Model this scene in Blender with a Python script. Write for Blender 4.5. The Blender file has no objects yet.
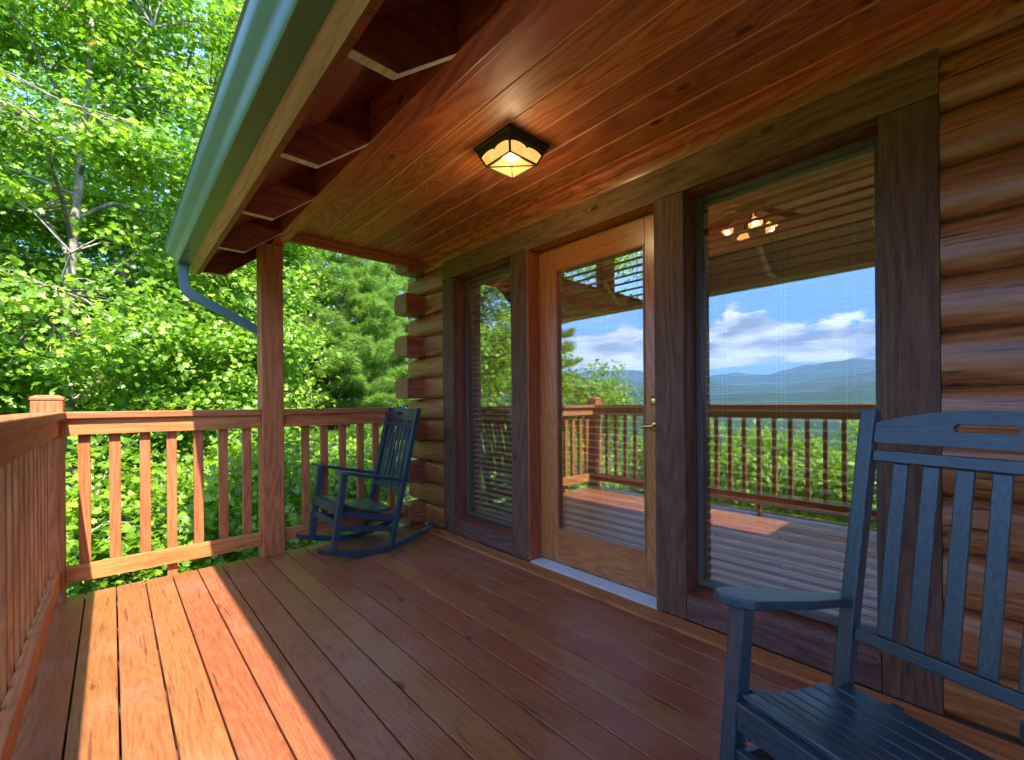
import bpy, bmesh, math, random
import numpy as np
from mathutils import Vector, Matrix
R_ = math.radians
random.seed(7); rng = np.random.default_rng(11)
S = bpy.context.scene
COL = S.collection

# ---------------------------------------------------------------- camera
cam = bpy.data.cameras.new("camera"); camo = bpy.data.objects.new("camera", cam); COL.objects.link(camo)
yaw, roll = 0.7332, -0.0077
Fv = Vector((math.sin(yaw), math.cos(yaw), 0)); Rv = Vector((math.cos(yaw), -math.sin(yaw), 0)); Uv = Vector((0, 0, 1))
R2 = Rv*math.cos(roll) + Uv*math.sin(roll); U2 = Uv*math.cos(roll) - Rv*math.sin(roll)
M = Matrix(((R2.x, U2.x, -Fv.x, 0), (R2.y, U2.y, -Fv.y, 0), (R2.z, U2.z, -Fv.z, 1.12), (0, 0, 0, 1)))
camo.matrix_world = M
cam.sensor_fit = 'HORIZONTAL'; cam.sensor_width = 36; cam.lens = 444.01/1024*36
cam.shift_y = (402.9-380)/1024; cam.clip_start = 0.05; cam.clip_end = 90000
S.camera = camo
S.render.resolution_x = 1024; S.render.resolution_y = 760

# ---------------------------------------------------------------- sky, sun, exposure
SUN_DIR = Vector((-0.105, -0.69, 1.0)).normalized()           # towards the sun
elev = math.asin(SUN_DIR.z); azim = math.atan2(SUN_DIR.x, SUN_DIR.y)
world = bpy.data.worlds.new("World"); S.world = world; world.use_nodes = True
wt = world.node_tree; wn = wt.nodes; wl = wt.links
for n in list(wn): wn.remove(n)
wo = wn.new('ShaderNodeOutputWorld'); bg = wn.new('ShaderNodeBackground')
sky = wn.new('ShaderNodeTexSky'); sky.sky_type = 'NISHITA'; sky.sun_disc = False
sky.sun_elevation = elev; sky.sun_rotation = azim % (2*math.pi); sky.air_density = 1.0; sky.dust_density = 0.3; sky.ozone_density = 2.2
bg.inputs['Strength'].default_value = 0.15
def mth(nt, op, a=None, b=None, c=None, clamp=False):
    n = nt.nodes.new('ShaderNodeMath'); n.operation = op; n.use_clamp = clamp
    for i, v in enumerate((a, b, c)):
        if v is None: continue
        if isinstance(v, (int, float)): n.inputs[i].default_value = v
        else: nt.links.new(v, n.inputs[i])
    return n.outputs[0]
def ramp(nt, fac, stops, interp='LINEAR'):
    n = nt.nodes.new('ShaderNodeValToRGB'); n.color_ramp.interpolation = interp
    e = n.color_ramp.elements
    while len(e) < len(stops): e.new(0.5)
    for el, (p, c) in zip(e, stops):
        el.position = p; el.color = (c[0], c[1], c[2], 1) if isinstance(c, (tuple, list)) else (c, c, c, 1)
    nt.links.new(fac, n.inputs[0]); return n.outputs[0]
def noise(nt, vec, scale, detail=3, rough=.5, dist=0, w=None):
    n = nt.nodes.new('ShaderNodeTexNoise'); n.inputs['Scale'].default_value = scale
    n.inputs['Detail'].default_value = detail; n.inputs['Roughness'].default_value = rough; n.inputs['Distortion'].default_value = dist
    if vec is not None: nt.links.new(vec, n.inputs['Vector'])
    return n.outputs['Fac']
def vmap(nt, vec, scale=(1, 1, 1), loc=(0, 0, 0), rot=(0, 0, 0)):
    n = nt.nodes.new('ShaderNodeMapping'); n.inputs['Scale'].default_value = scale; n.inputs['Location'].default_value = loc
    n.inputs['Rotation'].default_value = rot
    nt.links.new(vec, n.inputs['Vector']); return n.outputs[0]
def mixc(nt, fac, a, b, mode='MIX'):
    n = nt.nodes.new('ShaderNodeMix'); n.data_type = 'RGBA'; n.blend_type = mode; n.clamp_factor = True
    for i, v in ((0, fac), (6, a), (7, b)):
        if isinstance(v, (int, float)): n.inputs[i].default_value = v
        elif isinstance(v, (tuple, list)): n.inputs[i].default_value = (v[0], v[1], v[2], 1)
        else: nt.links.new(v, n.inputs[i])
    return n.outputs[2]
# clouds as part of the sky far away
tc = wn.new('ShaderNodeTexCoord'); sx = wn.new('ShaderNodeSeparateXYZ'); wl.new(tc.outputs['Generated'], sx.inputs[0])
cv = vmap(wt, tc.outputs['Generated'], (1, 1, 2.2), (3.4, 1.7, 0.2))
n1 = noise(wt, cv, 6.5, 10, .60)
n2 = noise(wt, vmap(wt, tc.outputs['Generated'], (1, 1, 3.2), (7.3, 0, .35)), 9.0, 6, .55)
z = sx.outputs['Z']
band = mth(wt, 'MULTIPLY', ramp(wt, z, [(0.060, 0.0), (0.080, 1.0)]), ramp(wt, z, [(0.105, 1.0), (0.165, 0.0)]))
mk = mth(wt, 'ADD', n1, mth(wt, 'MULTIPLY', band, 0.30))
mask = ramp(wt, mk, [(0.585, 0.0), (0.645, 1.0)], 'EASE')
ccol = mixc(wt, ramp(wt, n2, [(0.38, 0.0), (0.60, 1.0)]), (1.0, 1.2, 1.6), (3.6, 3.7, 3.9))
skyt = mixc(wt, 1.0, sky.outputs[0], ramp(wt, z, [(0.0, (.19, .33, .62)), (.13, (.17, .32, .64)), (.50, (.85, .90, 1.0))]), 'MULTIPLY')
wl.new(mixc(wt, mask, skyt, ccol), bg.inputs['Color'])
wl.new(bg.outputs[0], wo.inputs['Surface'])

sl = bpy.data.lights.new("sun", 'SUN'); sl.energy = 2.8; sl.angle = R_(0.55); sl.color = (1.0, 0.93, 0.82)
so = bpy.data.objects.new("sun", sl); COL.objects.link(so); so.rotation_euler = SUN_DIR.to_track_quat('Z', 'Y').to_euler()
so.location = (0, 0, 20)
S.view_settings.view_transform = 'Standard'; S.view_settings.look = 'None'; S.view_settings.gamma = 1
S.view_settings.exposure = 2.58
S.render.engine = 'CYCLES'
S.cycles.max_bounces = 12; S.cycles.diffuse_bounces = 6; S.cycles.glossy_bounces = 4; S.cycles.transparent_max_bounces = 16
S.cycles.volume_bounces = 1; S.cycles.sample_clamp_indirect = 8; S.cycles.caustics_reflective = False; S.cycles.caustics_refractive = False

# ---------------------------------------------------------------- helpers
def tag(o, label=None, cat=None, group=None, kind=None):
    if label: o['label'] = label
    if cat: o['category'] = cat
    if group: o['group'] = group
    if kind: o['kind'] = kind
    return o
def empty(name, loc, rot=(0, 0, 0)):
    e = bpy.data.objects.new(name, None); COL.objects.link(e); e.location = loc; e.rotation_euler = rot; e.empty_display_size = .1
    return e
class MB:
    def __init__(s): s.v = []; s.f = []
    def add(s, vs, fs):
        k = len(s.v); s.v += [tuple(v) for v in vs]; s.f += [tuple(i+k for i in f) for f in fs]; return s
    def box(s, x0, x1, y0, y1, z0, z1):
        vs = [(x, y, z) for z in (z0, z1) for y in (y0, y1) for x in (x0, x1)]
        return s.add(vs, [(0, 2, 3, 1), (4, 5, 7, 6), (0, 1, 5, 4), (2, 6, 7, 3), (0, 4, 6, 2), (1, 3, 7, 5)])
    def beam(s, p, q, w, t, side=(0, 1, 0)):      # w across along 'side', t across the other way
        p = Vector(p); q = Vector(q); d = (q-p).normalized(); a = Vector(side); a = (a-d*a.dot(d)).normalized(); b = d.cross(a)
        vs = [P + a*(i*w/2) + b*(j*t/2) for P in (p, q) for j in (-1, 1) for i in (-1, 1)]
        return s.add(vs, [(0, 2, 3, 1), (4, 5, 7, 6), (0, 1, 5, 4), (2, 6, 7, 3), (0, 4, 6, 2), (1, 3, 7, 5)])
    def prism(s, pts, a, b, axis='Y'):            # outline in the plane across axis, extruded a..b
        n = len(pts)
        mk_ = {'Y': lambda p, t: (p[0], t, p[1]), 'X': lambda p, t: (t, p[0], p[1]), 'Z': lambda p, t: (p[0], p[1], t)}[axis]
        vs = [mk_(p, a) for p in pts] + [mk_(p, b) for p in pts]
        fs = [tuple(range(n)), tuple(range(2*n-1, n-1, -1))] + [(i, i+n, (i+1) % n+n, (i+1) % n) for i in range(n)]
        return s.add(vs, fs)
    def tube(s, pts, rad, n=8, cap=True):
        pts = [Vector(p) for p in pts]; rings = []
        up = Vector((0.13, 0.21, 1)).normalized()
        for i, p in enumerate(pts):
            d = (pts[min(i+1, len(pts)-1)] - pts[max(i-1, 0)]).normalized()
            a = d.cross(up); a = a.normalized() if a.length > 1e-3 else Vector((1, 0, 0)); b = d.cross(a)
            r = rad[i] if isinstance(rad, (list, tuple)) else rad
            rings.append([p + (a*math.cos(2*math.pi*k/n) + b*math.sin(2*math.pi*k/n))*r for k in range(n)])
        vs = [v for r in rings for v in r]; fs = []
        for i in range(len(rings)-1):
            for k in range(n):
                fs.append((i*n+k, i*n+(k+1) % n, (i+1)*n+(k+1) % n, (i+1)*n+k))
        if cap: fs += [tuple(range(n-1, -1, -1)), tuple((len(rings)-1)*n+k for k in range(n))]
        return s.add(vs, fs)
    def lathe(s, prof, cx, cy, n=20, ax=None):    # prof: (radius, z)
        vs = []; fs = []
        for r, z_ in prof:
            for k in range(n):
                a = 2*math.pi*k/n; vs.append(Vector((r*math.cos(a), r*math.sin(a), z_)))
        if ax is not None: vs = [ax @ v for v in vs]
        else: vs = [v + Vector((cx, cy, 0)) for v in vs]
        for i in range(len(prof)-1):
            for k in range(n): fs.append((i*n+k, i*n+(k+1) % n, (i+1)*n+(k+1) % n, (i+1)*n+k))
        return s.add(vs, fs)
    def build(s, name, mat, parent=None, bevel=0, smooth=False, segs=2):
        me = bpy.data.meshes.new(name); me.from_pydata(s.v, [], s.f); me.update()
        bm = bmesh.new(); bm.from_mesh(me); bmesh.ops.recalc_face_normals(bm, faces=bm.faces); bm.to_mesh(me); bm.free()
        me.materials.append(mat)
        o = bpy.data.objects.new(name, me); COL.objects.link(o)
        if parent is not None: o.parent = parent
        if bevel:
            m = o.modifiers.new('bevel', 'BEVEL'); m.width = bevel; m.segments = segs; m.limit_method = 'ANGLE'; m.angle_limit = R_(35)
            m.harden_normals = False
        if smooth:
            me.polygons.foreach_set('use_smooth', [True]*len(me.polygons))
            if smooth != 'all': me.set_sharp_from_angle(angle=R_(38))
        return o

# ---------------------------------------------------------------- materials
def newmat(name):
    m = bpy.data.materials.new(name); m.use_nodes = True; nt = m.node_tree
    for n in list(nt.nodes): nt.nodes.remove(n)
    out = nt.nodes.new('ShaderNodeOutputMaterial'); b = nt.nodes.new('ShaderNodeBsdfPrincipled'); nt.links.new(b.outputs[0], out.inputs[0])
    return m, nt, b, out
def wood(name, dark, base, light, axis='Y', ring=10, blotch=.35, fine=1.0, knots=.5, stops=(.36, .66), rough=(.4, .6), bump=.25, var=.3, coat=0, spec=.5, saw=0, stain=None, ringamt=.11, huevar=.02, check=0.0):
    m, nt, b, out = newmat(name); L = nt.links; N = nt.nodes
    t = N.new('ShaderNodeTexCoord'); g = N.new('ShaderNodeNewGeometry')
    wn_ = N.new('ShaderNodeTexWhiteNoise'); wn_.noise_dimensions = '1D'; L.new(g.outputs['Random Per Island'], wn_.inputs['W'])
    off = N.new('ShaderNodeVectorMath'); off.operation = 'MULTIPLY_ADD'; L.new(wn_.outputs['Color'], off.inputs[0])
    off.inputs[1].default_value = (23, 31, 17); L.new(t.outputs['Object'], off.inputs[2]); v = off.outputs[0]
    ai = 'XYZ'.index(axis)
    sc = [1, 1, 1]; sc[ai] = .09; vs = vmap(nt, v, sc)
    sc2 = [1, 1, 1]; sc2[ai] = .065; vf = vmap(nt, v, sc2)
    sck = [7.5, 7.5, 7.5]; sck[ai] = 3.6; vk = vmap(nt, v, sck)
    vo = N.new('ShaderNodeTexVoronoi'); vo.inputs['Scale'].default_value = 1.0; L.new(vk, vo.inputs['Vector'])
    sepc = N.new('ShaderNodeSeparateColor'); L.new(vo.outputs['Color'], sepc.inputs[0])
    has = mth(nt, 'LESS_THAN', sepc.outputs[0], knots)
    kd = vo.outputs['Distance']
    kfall = mth(nt, 'MULTIPLY', mth(nt, 'POWER', 2.718, mth(nt, 'MULTIPLY', kd, -7.0)), has)
    n1 = noise(nt, vs, 3.2, 2, .5)
    ph = mth(nt, 'ADD', mth(nt, 'MULTIPLY', n1, ring*6.28*4.5), mth(nt, 'MULTIPLY', kfall, 26.0))
    ringv = mth(nt, 'MULTIPLY_ADD', mth(nt, 'SINE', ph), .5, .5)
    f1 = noise(nt, vf, 260*fine, 5, .7); f2 = noise(nt, vf, 85*fine, 4, .65)
    fac = mth(nt, 'ADD', mth(nt, 'MULTIPLY', ringv, ringamt), mth(nt, 'ADD', mth(nt, 'MULTIPLY', f1, .5*(1-ringamt)), mth(nt, 'MULTIPLY', f2, .5*(1-ringamt))))
    col = ramp(nt, fac, [(stops[0], dark), (.5, base), (stops[1], light)])
    # large blotches of uneven stain
    bl = noise(nt, vmap(nt, v, [.6 if i == ai else 1.6 for i in range(3)]), 3.0, 4, .6)
    col = mixc(nt, mth(nt, 'MULTIPLY', ramp(nt, bl, [(.35, 0.0), (.7, 1.0)]), blotch), col, dark)
    hs = N.new('ShaderNodeHueSaturation'); L.new(col, hs.inputs['Color'])
    L.new(mth(nt, 'MULTIPLY_ADD', wn_.outputs['Value'], 2*var, 1-var), hs.inputs['Value'])
    sp = N.new('ShaderNodeSeparateColor'); L.new(wn_.outputs['Color'], sp.inputs[0])
    L.new(mth(nt, 'MULTIPLY_ADD', sp.outputs[1], 2*huevar, .5-huevar), hs.inputs['Hue']); col = hs.outputs[0]
    kmask = mth(nt, 'MULTIPLY', ramp(nt, kd, [(.08, 1.0), (.15, 0.0)]), has)
    col = mixc(nt, mth(nt, 'MULTIPLY', kmask, .92), col, tuple(c*.35 for c in dark))
    if check:
        ck = noise(nt, vmap(nt, v, [.05 if i == ai else 1 for i in range(3)], (5, 3, 1)), 55, 2, .5)
        ckm = ramp(nt, ck, [(.30, 1.0), (.345, 0.0)])
        col = mixc(nt, mth(nt, 'MULTIPLY', ckm, check), col, tuple(c*.3 for c in dark))
    if stain:
        col = stain(nt, t, v, col)
    L.new(col, b.inputs['Base Color'])
    L.new(mth(nt, 'MULTIPLY_ADD', f2, rough[1]-rough[0], rough[0]), b.inputs['Roughness'])
    h = mth(nt, 'ADD', mth(nt, 'MULTIPLY', f1, .5), mth(nt, 'ADD', mth(nt, 'MULTIPLY', ringv, .25), mth(nt, 'MULTIPLY', kmask, -.4)))
    if saw:
        wv = N.new('ShaderNodeTexWave'); wv.wave_type = 'BANDS'; wv.bands_direction = axis; wv.inputs['Scale'].default_value = saw
        wv.inputs['Distortion'].default_value = 5; wv.inputs['Detail'].default_value = 3; wv.inputs['Detail Scale'].default_value = 1.2
        L.new(t.outputs['Object'], wv.inputs['Vector'])
        h = mth(nt, 'ADD', h, mth(nt, 'MULTIPLY', mth(nt, 'MULTIPLY', wv.outputs['Fac'], f2), .9))
        L.new(mixc(nt, mth(nt, 'MULTIPLY', mth(nt, 'MULTIPLY', wv.outputs['Fac'], f2), .16), col, tuple(min(1, c*1.9) for c in light)), b.inputs['Base Color'])
    bp = N.new('ShaderNodeBump'); bp.inputs['Strength'].default_value = bump; bp.inputs['Distance'].default_value = .003
    L.new(h, bp.inputs['Height']); L.new(bp.outputs[0], b.inputs['Normal'])
    b.inputs['Specular IOR Level'].default_value = spec
    if coat:
        b.inputs['Coat Weight'].default_value = coat; b.inputs['Coat Roughness'].default_value = .22
    return m
def plain(name, col, rough=.5, metal=0, bump=0, bs=60, var=.0, spec=.5, coat=0):
    m, nt, b, out = newmat(name); L = nt.links
    t = nt.nodes.new('ShaderNodeTexCoord'); n = noise(nt, t.outputs['Object'], bs, 5, .6); n2_ = noise(nt, t.outputs['Object'], bs*.12, 3, .6)
    c = mixc(nt, mth(nt, 'MULTIPLY', n2_, var), col, tuple(x*.35 for x in col))
    L.new(c, b.inputs['Base Color']); b.inputs['Metallic'].default_value = metal
    L.new(mth(nt, 'MULTIPLY_ADD', n2_, .2, rough-.1), b.inputs['Roughness']); b.inputs['Specular IOR Level'].default_value = spec
    if bump:
        bp = nt.nodes.new('ShaderNodeBump'); bp.inputs['Strength'].default_value = bump; bp.inputs['Distance'].default_value = .002
        L.new(n, bp.inputs['Height']); L.new(bp.outputs[0], b.inputs['Normal'])
    b.inputs['Coat Weight'].default_value = coat
    return m
def deck_stain(nt, t, v, col):
    s = nt.nodes.new('ShaderNodeSeparateXYZ'); nt.links.new(t.outputs['Object'], s.inputs[0])
    near = ramp(nt, mth(nt, 'MULTIPLY', s.outputs[0], .4), [(.40, 0.12), (.78, 1.0)])
    a = noise(nt, t.outputs['Object'], 5.5, 6, .7); c = noise(nt, t.outputs['Object'], 95, 3, .7)
    mk_ = mth(nt, 'MULTIPLY', ramp(nt, a, [(.5, 0.0), (.66, 1.0)]), ramp(nt, c, [(.52, 0.0), (.66, 1.0)]))
    col = mixc(nt, mth(nt, 'MULTIPLY', mth(nt, 'MULTIPLY', mk_, near), .85), col, (.62, .46, .36))
    w = noise(nt, t.outputs['Object'], 1.7, 5, .65)
    return mixc(nt, mth(nt, 'MULTIPLY', ramp(nt, w, [(.5, 0.0), (.75, 1.0)]), .3), col, (.42, .24, .18))
WM = {}
WM['deck'] = wood('deck stain', (.155, .040, .018), (.285, .086, .031), (.365, .125, .048), 'Y', ring=12, rough=(.26, .48), bump=.35, var=.09, knots=.16, spec=.55, blotch=.16, ringamt=.07, stops=(.33, .69), stain=deck_stain, huevar=.012, check=.6)
def rail(ax): return wood('rail stain '+ax, (.27, .085, .027), (.46, .165, .05), (.56, .23, .08), ax, ring=5, rough=(.5, .7), bump=.3, var=.12, knots=.12, huevar=.01, check=.4, spec=.35)
for a in 'XYZ': WM['rail'+a] = rail(a)
WM['ceil'] = wood('ceiling pine', (.25, .052, .020), (.50, .130, .042), (.64, .22, .078), 'Y', ring=6, rough=(.42, .58), bump=.2, var=.3, knots=.7, coat=.05, huevar=.014, ringamt=.20, blotch=.25, stops=(.32, .70))
WM['log'] = wood('log finish', (.17, .042, .014), (.42, .135, .040), (.60, .28, .11), 'Y', ring=6, rough=(.34, .5), bump=.4, var=.2, knots=.5, coat=.4, stops=(.31, .72), huevar=.015, check=.85)
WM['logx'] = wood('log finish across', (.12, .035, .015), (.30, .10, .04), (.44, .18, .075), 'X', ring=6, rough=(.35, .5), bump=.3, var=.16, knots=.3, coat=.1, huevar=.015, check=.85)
WM['trimz'] = wood('rough sawn upright', (.045, .020, .011), (.125, .058, .030), (.21, .11, .06), 'Z', ring=5, rough=(.5, .75), bump=.28, var=.12, knots=.12, saw=34, huevar=.02, spec=.4)
WM['trimy'] = wood('rough sawn lintel', (.08, .044, .02), (.18, .105, .048), (.26, .165, .085), 'Y', ring=5, rough=(.55, .8), bump=.28, var=.08, knots=.1, saw=34, huevar=.01, spec=.3)
WM['apron'] = wood('stained apron', (.05, .024, .018), (.14, .066, .048), (.22, .12, .09), 'Y', ring=5, rough=(.4, .6), bump=.3, var=.1, knots=.3)
WM['jamb'] = wood('stained jamb', (.09, .028, .014), (.20, .06, .03), (.27, .09, .045), 'Z', ring=4, rough=(.4, .55), bump=.2, var=.08, knots=0)
WM['doorz'] = wood('fir door upright', (.25, .082, .026), (.46, .17, .052), (.58, .245, .085), 'Z', ring=9, rough=(.26, .4), bump=.12, var=.05, knots=0, coat=.25, ringamt=.10, huevar=.003)
WM['doory'] = wood('fir door rail', (.25, .082, .026), (.46, .17, .052), (.58, .245, .085), 'Y', ring=9, rough=(.26, .4), bump=.12, var=.05, knots=0, coat=.25, ringamt=.10, huevar=.003)
WM['djamb'] = wood('fir door jamb', (.19, .05, .018), (.36, .105, .035), (.45, .15, .05), 'Z', ring=6, rough=(.35, .5), bump=.12, var=.05, knots=0, coat=.1)
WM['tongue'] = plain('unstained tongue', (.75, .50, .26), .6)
WM['eave'] = wood('eave stain', (.07, .014, .008), (.24, .045, .022), (.33, .075, .035), 'X', ring=5, rough=(.4, .6), bump=.4, var=.2, knots=.3, check=.5)
WM['fascia'] = wood('weathered fascia edge', (.36, .34, .31), (.55, .53, .50), (.66, .65, .62), 'Y', ring=4, rough=(.6, .8), bump=.5, var=.05, knots=.05)
WM['floor'] = wood('interior floor', (.03, .018, .010), (.08, .045, .022), (.12, .07, .035), 'Y', ring=5, var=.1, rough=(.25, .4))
WM['inceil'] = wood('interior pine', (.36, .30, .13), (.52, .45, .22), (.60, .54, .30), 'Y', ring=5, var=.12, knots=.3, rough=(.4, .55), bump=.1)
def chairmat(name, axis):
    m, nt, b, out = newmat(name); L = nt.links
    t = nt.nodes.new('ShaderNodeTexCoord')
    sc = [1, 1, 1]; sc['XYZ'.index(axis)] = .15
    v = vmap(nt, t.outputs['Object'], sc)
    f = noise(nt, v, 150, 5, .7); g = noise(nt, t.outputs['Object'], 9, 4, .6); s = noise(nt, t.outputs['Object'], 420, 3, .7)
    c = ramp(nt, f, [(.3, (.006, .014, .019)), (.52, (.014, .038, .058)), (.75, (.040, .080, .108))])
    c = mixc(nt, mth(nt, 'MULTIPLY', ramp(nt, g, [(.45, 0.0), (.75, 1.0)]), .3), c, (.025, .040, .045))
    c = mixc(nt, mth(nt, 'MULTIPLY', ramp(nt, s, [(.60, 0.0), (.70, 1.0)]), .35), c, (.09, .13, .16))
    L.new(c, b.inputs['Base Color']); L.new(mth(nt, 'MULTIPLY_ADD', g, .25, .25), b.inputs['Roughness']); b.inputs['Specular IOR Level'].default_value = .55; b.inputs['Coat Weight'].default_value = .25; b.inputs['Coat Roughness'].default_value = .28
    bp = nt.nodes.new('ShaderNodeBump'); bp.inputs['Strength'].default_value = .35; bp.inputs['Distance'].default_value = .0015
    L.new(mth(nt, 'ADD', f, mth(nt, 'MULTIPLY', s, .6)), bp.inputs['Height']); L.new(bp.outputs[0], b.inputs['Normal'])
    return m
for a in 'XYZ': WM['chair'+a] = chairmat('painted chair wood '+a, a)
WM['gutter'] = plain('green painted aluminium', (.10, .19, .145), .32, 0, .08, 30, .25, spec=.7)
WM['down'] = plain('green downspout', (.06, .145, .13), .35, 0, .05, 30, .2, spec=.7)
WM['alu'] = plain('mill aluminium', (.72, .73, .76), .35, .3, .1, 80, .3)
WM['brass'] = plain('polished brass', (.75, .52, .20), .22, 1, 0, 40, .1)
WM['bronze'] = plain('dark bronze', (.040, .042, .028), .4, .5, .15, 120, .2)
WM['black'] = plain('dark fan metal', (.02, .013, .01), .4, .3)
WM['blade'] = plain('dark fan blade', (.05, .022, .012), .45)
WM['slat'] = plain('blind slat', (.58, .54, .50), .5, 0, 0, 30, .15)
WM['cord'] = plain('blind cord', (.6, .58, .52), .7)
WM['sash'] = plain('window sash vinyl', (.10, .075, .06), .5)
WM['shingle'] = plain('roof shingle', (.06, .055, .05), .9, 0, 1, 40, .5)
WM['dirt'] = plain('underside joist', (.10, .06, .035), .9, 0, .5, 20, .4)
WM['inwall'] = plain('interior plaster', (.25, .21, .11), .8, 0, .1, 50, .15)
WM['nail'] = plain('weathered screw', (.25, .22, .2), .4, .7)
def glass(name, r, tint=(1, 1, 1)):
    m, nt, b, out = newmat(name); nt.nodes.remove(b); L = nt.links
    tr = nt.nodes.new('ShaderNodeBsdfTransparent'); tr.inputs[0].default_value = (*tint, 1)
    gl = nt.nodes.new('ShaderNodeBsdfGlossy'); gl.inputs['Roughness'].default_value = 0.0; gl.inputs['Color'].default_value = (.95, .97, 1, 1)
    mx = nt.nodes.new('ShaderNodeMixShader'); lw = nt.nodes.new('ShaderNodeLayerWeight'); lw.inputs['Blend'].default_value = .12
    L.new(mth(nt, 'MULTIPLY_ADD', lw.outputs['Fresnel'], .6, r, clamp=True), mx.inputs[0])
    L.new(tr.outputs[0], mx.inputs[1]); L.new(gl.outputs[0], mx.inputs[2]); L.new(mx.outputs[0], out.inputs[0])
    return m
WM['glass'] = glass('coated window glass', .26, (.92, .95, .93))
def emis(name, col, s, col2=None):
    m, nt, b, out = newmat(name); L = nt.links
    b.inputs['Base Color'].default_value = (col[0]*.15, col[1]*.15, col[2]*.15, 1); b.inputs['Roughness'].default_value = .3
    b.inputs['Emission Color'].default_value = (*col, 1); b.inputs['Emission Strength'].default_value = s
    if col2:
        t = nt.nodes.new('ShaderNodeTexCoord'); n = noise(nt, t.outputs['Object'], 22, 4, .65)
        L.new(mixc(nt, ramp(nt, n, [(.35, 0.0), (.65, 1.0)]), col, col2), b.inputs['Emission Color'])
    return m

# ================================================================ TERRAIN
def terrain_h(x, y):
    r = np.hypot(x, y); az = np.degrees(np.arctan2(x, y))
    def sm(a, b, t): u = np.clip((t-a)/(b-a), 0, 1); return u*u*(3-2*u)
    def wav(a, seeds, amps, frs): return sum(A*np.sin(a*f_+s_) for A, f_, s_ in zip(amps, frs, seeds))
    west = np.clip((-x-0.4), 0, None)
    h = -1.15 - .16*np.clip(west, 0, 12) - .03*np.clip(y-6, 0, 40)
    h = np.where(r > 14, h - sm(14, 900, r)*150, h)
    h += .12*np.sin(x*.9+1)*np.cos(y*.7)*np.clip(r/6-.6, 0, 1)
    ridge = lambda c, w: np.exp(-((r-c)/w)**2)
    hill = 420*np.exp(-((az+43)/14.0)**2) + 60*np.exp(-((az+20)/10.0)**2)
    h += ridge(3800, 900)*(hill*(1+.05*np.sin(az*1.9)) + 12*np.sin(az*.8) + 8*np.sin(az*3.1))
    h += ridge(8500, 1700)*(330 + 60*np.sin(az*.21+.3) + 28*np.sin(az*.63+2) + 12*np.sin(az*1.9) + 6*np.sin(az*4.3))
    h += ridge(14500, 2200)*(760 + 130*np.sin(az*.17+4.0) + 60*np.sin(az*.47+1.2) + 26*np.sin(az*1.3+.4) + 12*np.sin(az*3.3))
    h += ridge(22000, 2500)*(1480 + 200*np.sin(az*.23+1.1) + 90*np.sin(az*.55+.7) + 50*np.sin(az*1.1+2) + 24*np.sin(az*2.9))
    return h
rr = np.concatenate([[0.0], np.geomspace(.8, 60, 60), np.geomspace(66, 900, 26), np.geomspace(980, 27000, 110)])
na = 900
aa = np.linspace(-math.pi, math.pi, na, endpoint=False)
RR, AA = np.meshgrid(rr, aa, indexing='ij'); X = RR*np.sin(AA); Y = RR*np.cos(AA)
Z = terrain_h(X, Y)
V = np.stack([X, Y, Z], -1).reshape(-1, 3)
nr = len(rr); i = np.arange(nr-1)[:, None]; j = np.arange(na)[None, :]
F4 = np.stack([i*na+j, i*na+(j+1) % na, (i+1)*na+(j+1) % na, (i+1)*na+j], -1).reshape(-1, 4)
me = bpy.data.meshes.new('ground'); me.vertices.add(len(V)); me.vertices.foreach_set('co', V.ravel())
me.loops.add(F4.size); me.loops.foreach_set('vertex_index', F4.ravel().astype(np.int32)); me.polygons.add(len(F4))
me.polygons.foreach_set('loop_start', (np.arange(len(F4))*4).astype(np.int32)); me.update(calc_edges=True); me.validate()
me.polygons.foreach_set('use_smooth', [True]*len(me.polygons))
m, nt, b, out = newmat('forested ground'); L = nt.links
t = nt.nodes.new('ShaderNodeTexCoord')
g1 = noise(nt, t.outputs['Object'], .9, 6, .65); g2 = noise(nt, t.outputs['Object'], .012, 8, .7)
c1 = ramp(nt, g1, [(.3, (.035, .03, .015)), (.5, (.045, .08, .02)), (.7, (.08, .13, .03))])
c2 = ramp(nt, g2, [(.35, (.014, .040, .018)), (.52, (.026, .066, .024)), (.68, (.06, .11, .035))])
dist = nt.nodes.new('ShaderNodeVectorMath'); dist.operation = 'LENGTH'; L.new(t.outputs['Object'], dist.inputs[0])
L.new(mixc(nt, ramp(nt, mth(nt, 'MULTIPLY', dist.outputs['Value'], .01), [(.3, 0.0), (1.0, 1.0)]), c1, c2), b.inputs['Base Color'])
b.inputs['Roughness'].default_value = .95; b.inputs['Specular IOR Level'].default_value = .1
bp = nt.nodes.new('ShaderNodeBump'); bp.inputs['Strength'].default_value = .6; bp.inputs['Distance'].default_value = .15
L.new(g1, bp.inputs['Height']); L.new(bp.outputs[0], b.inputs['Normal'])
me.materials.append(m); go = bpy.data.objects.new('ground', me); COL.objects.link(go); tag(go, kind='structure')
def gz(x, y): return float(terrain_h(np.array([x*1.0]), np.array([y*1.0]))[0])

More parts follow.
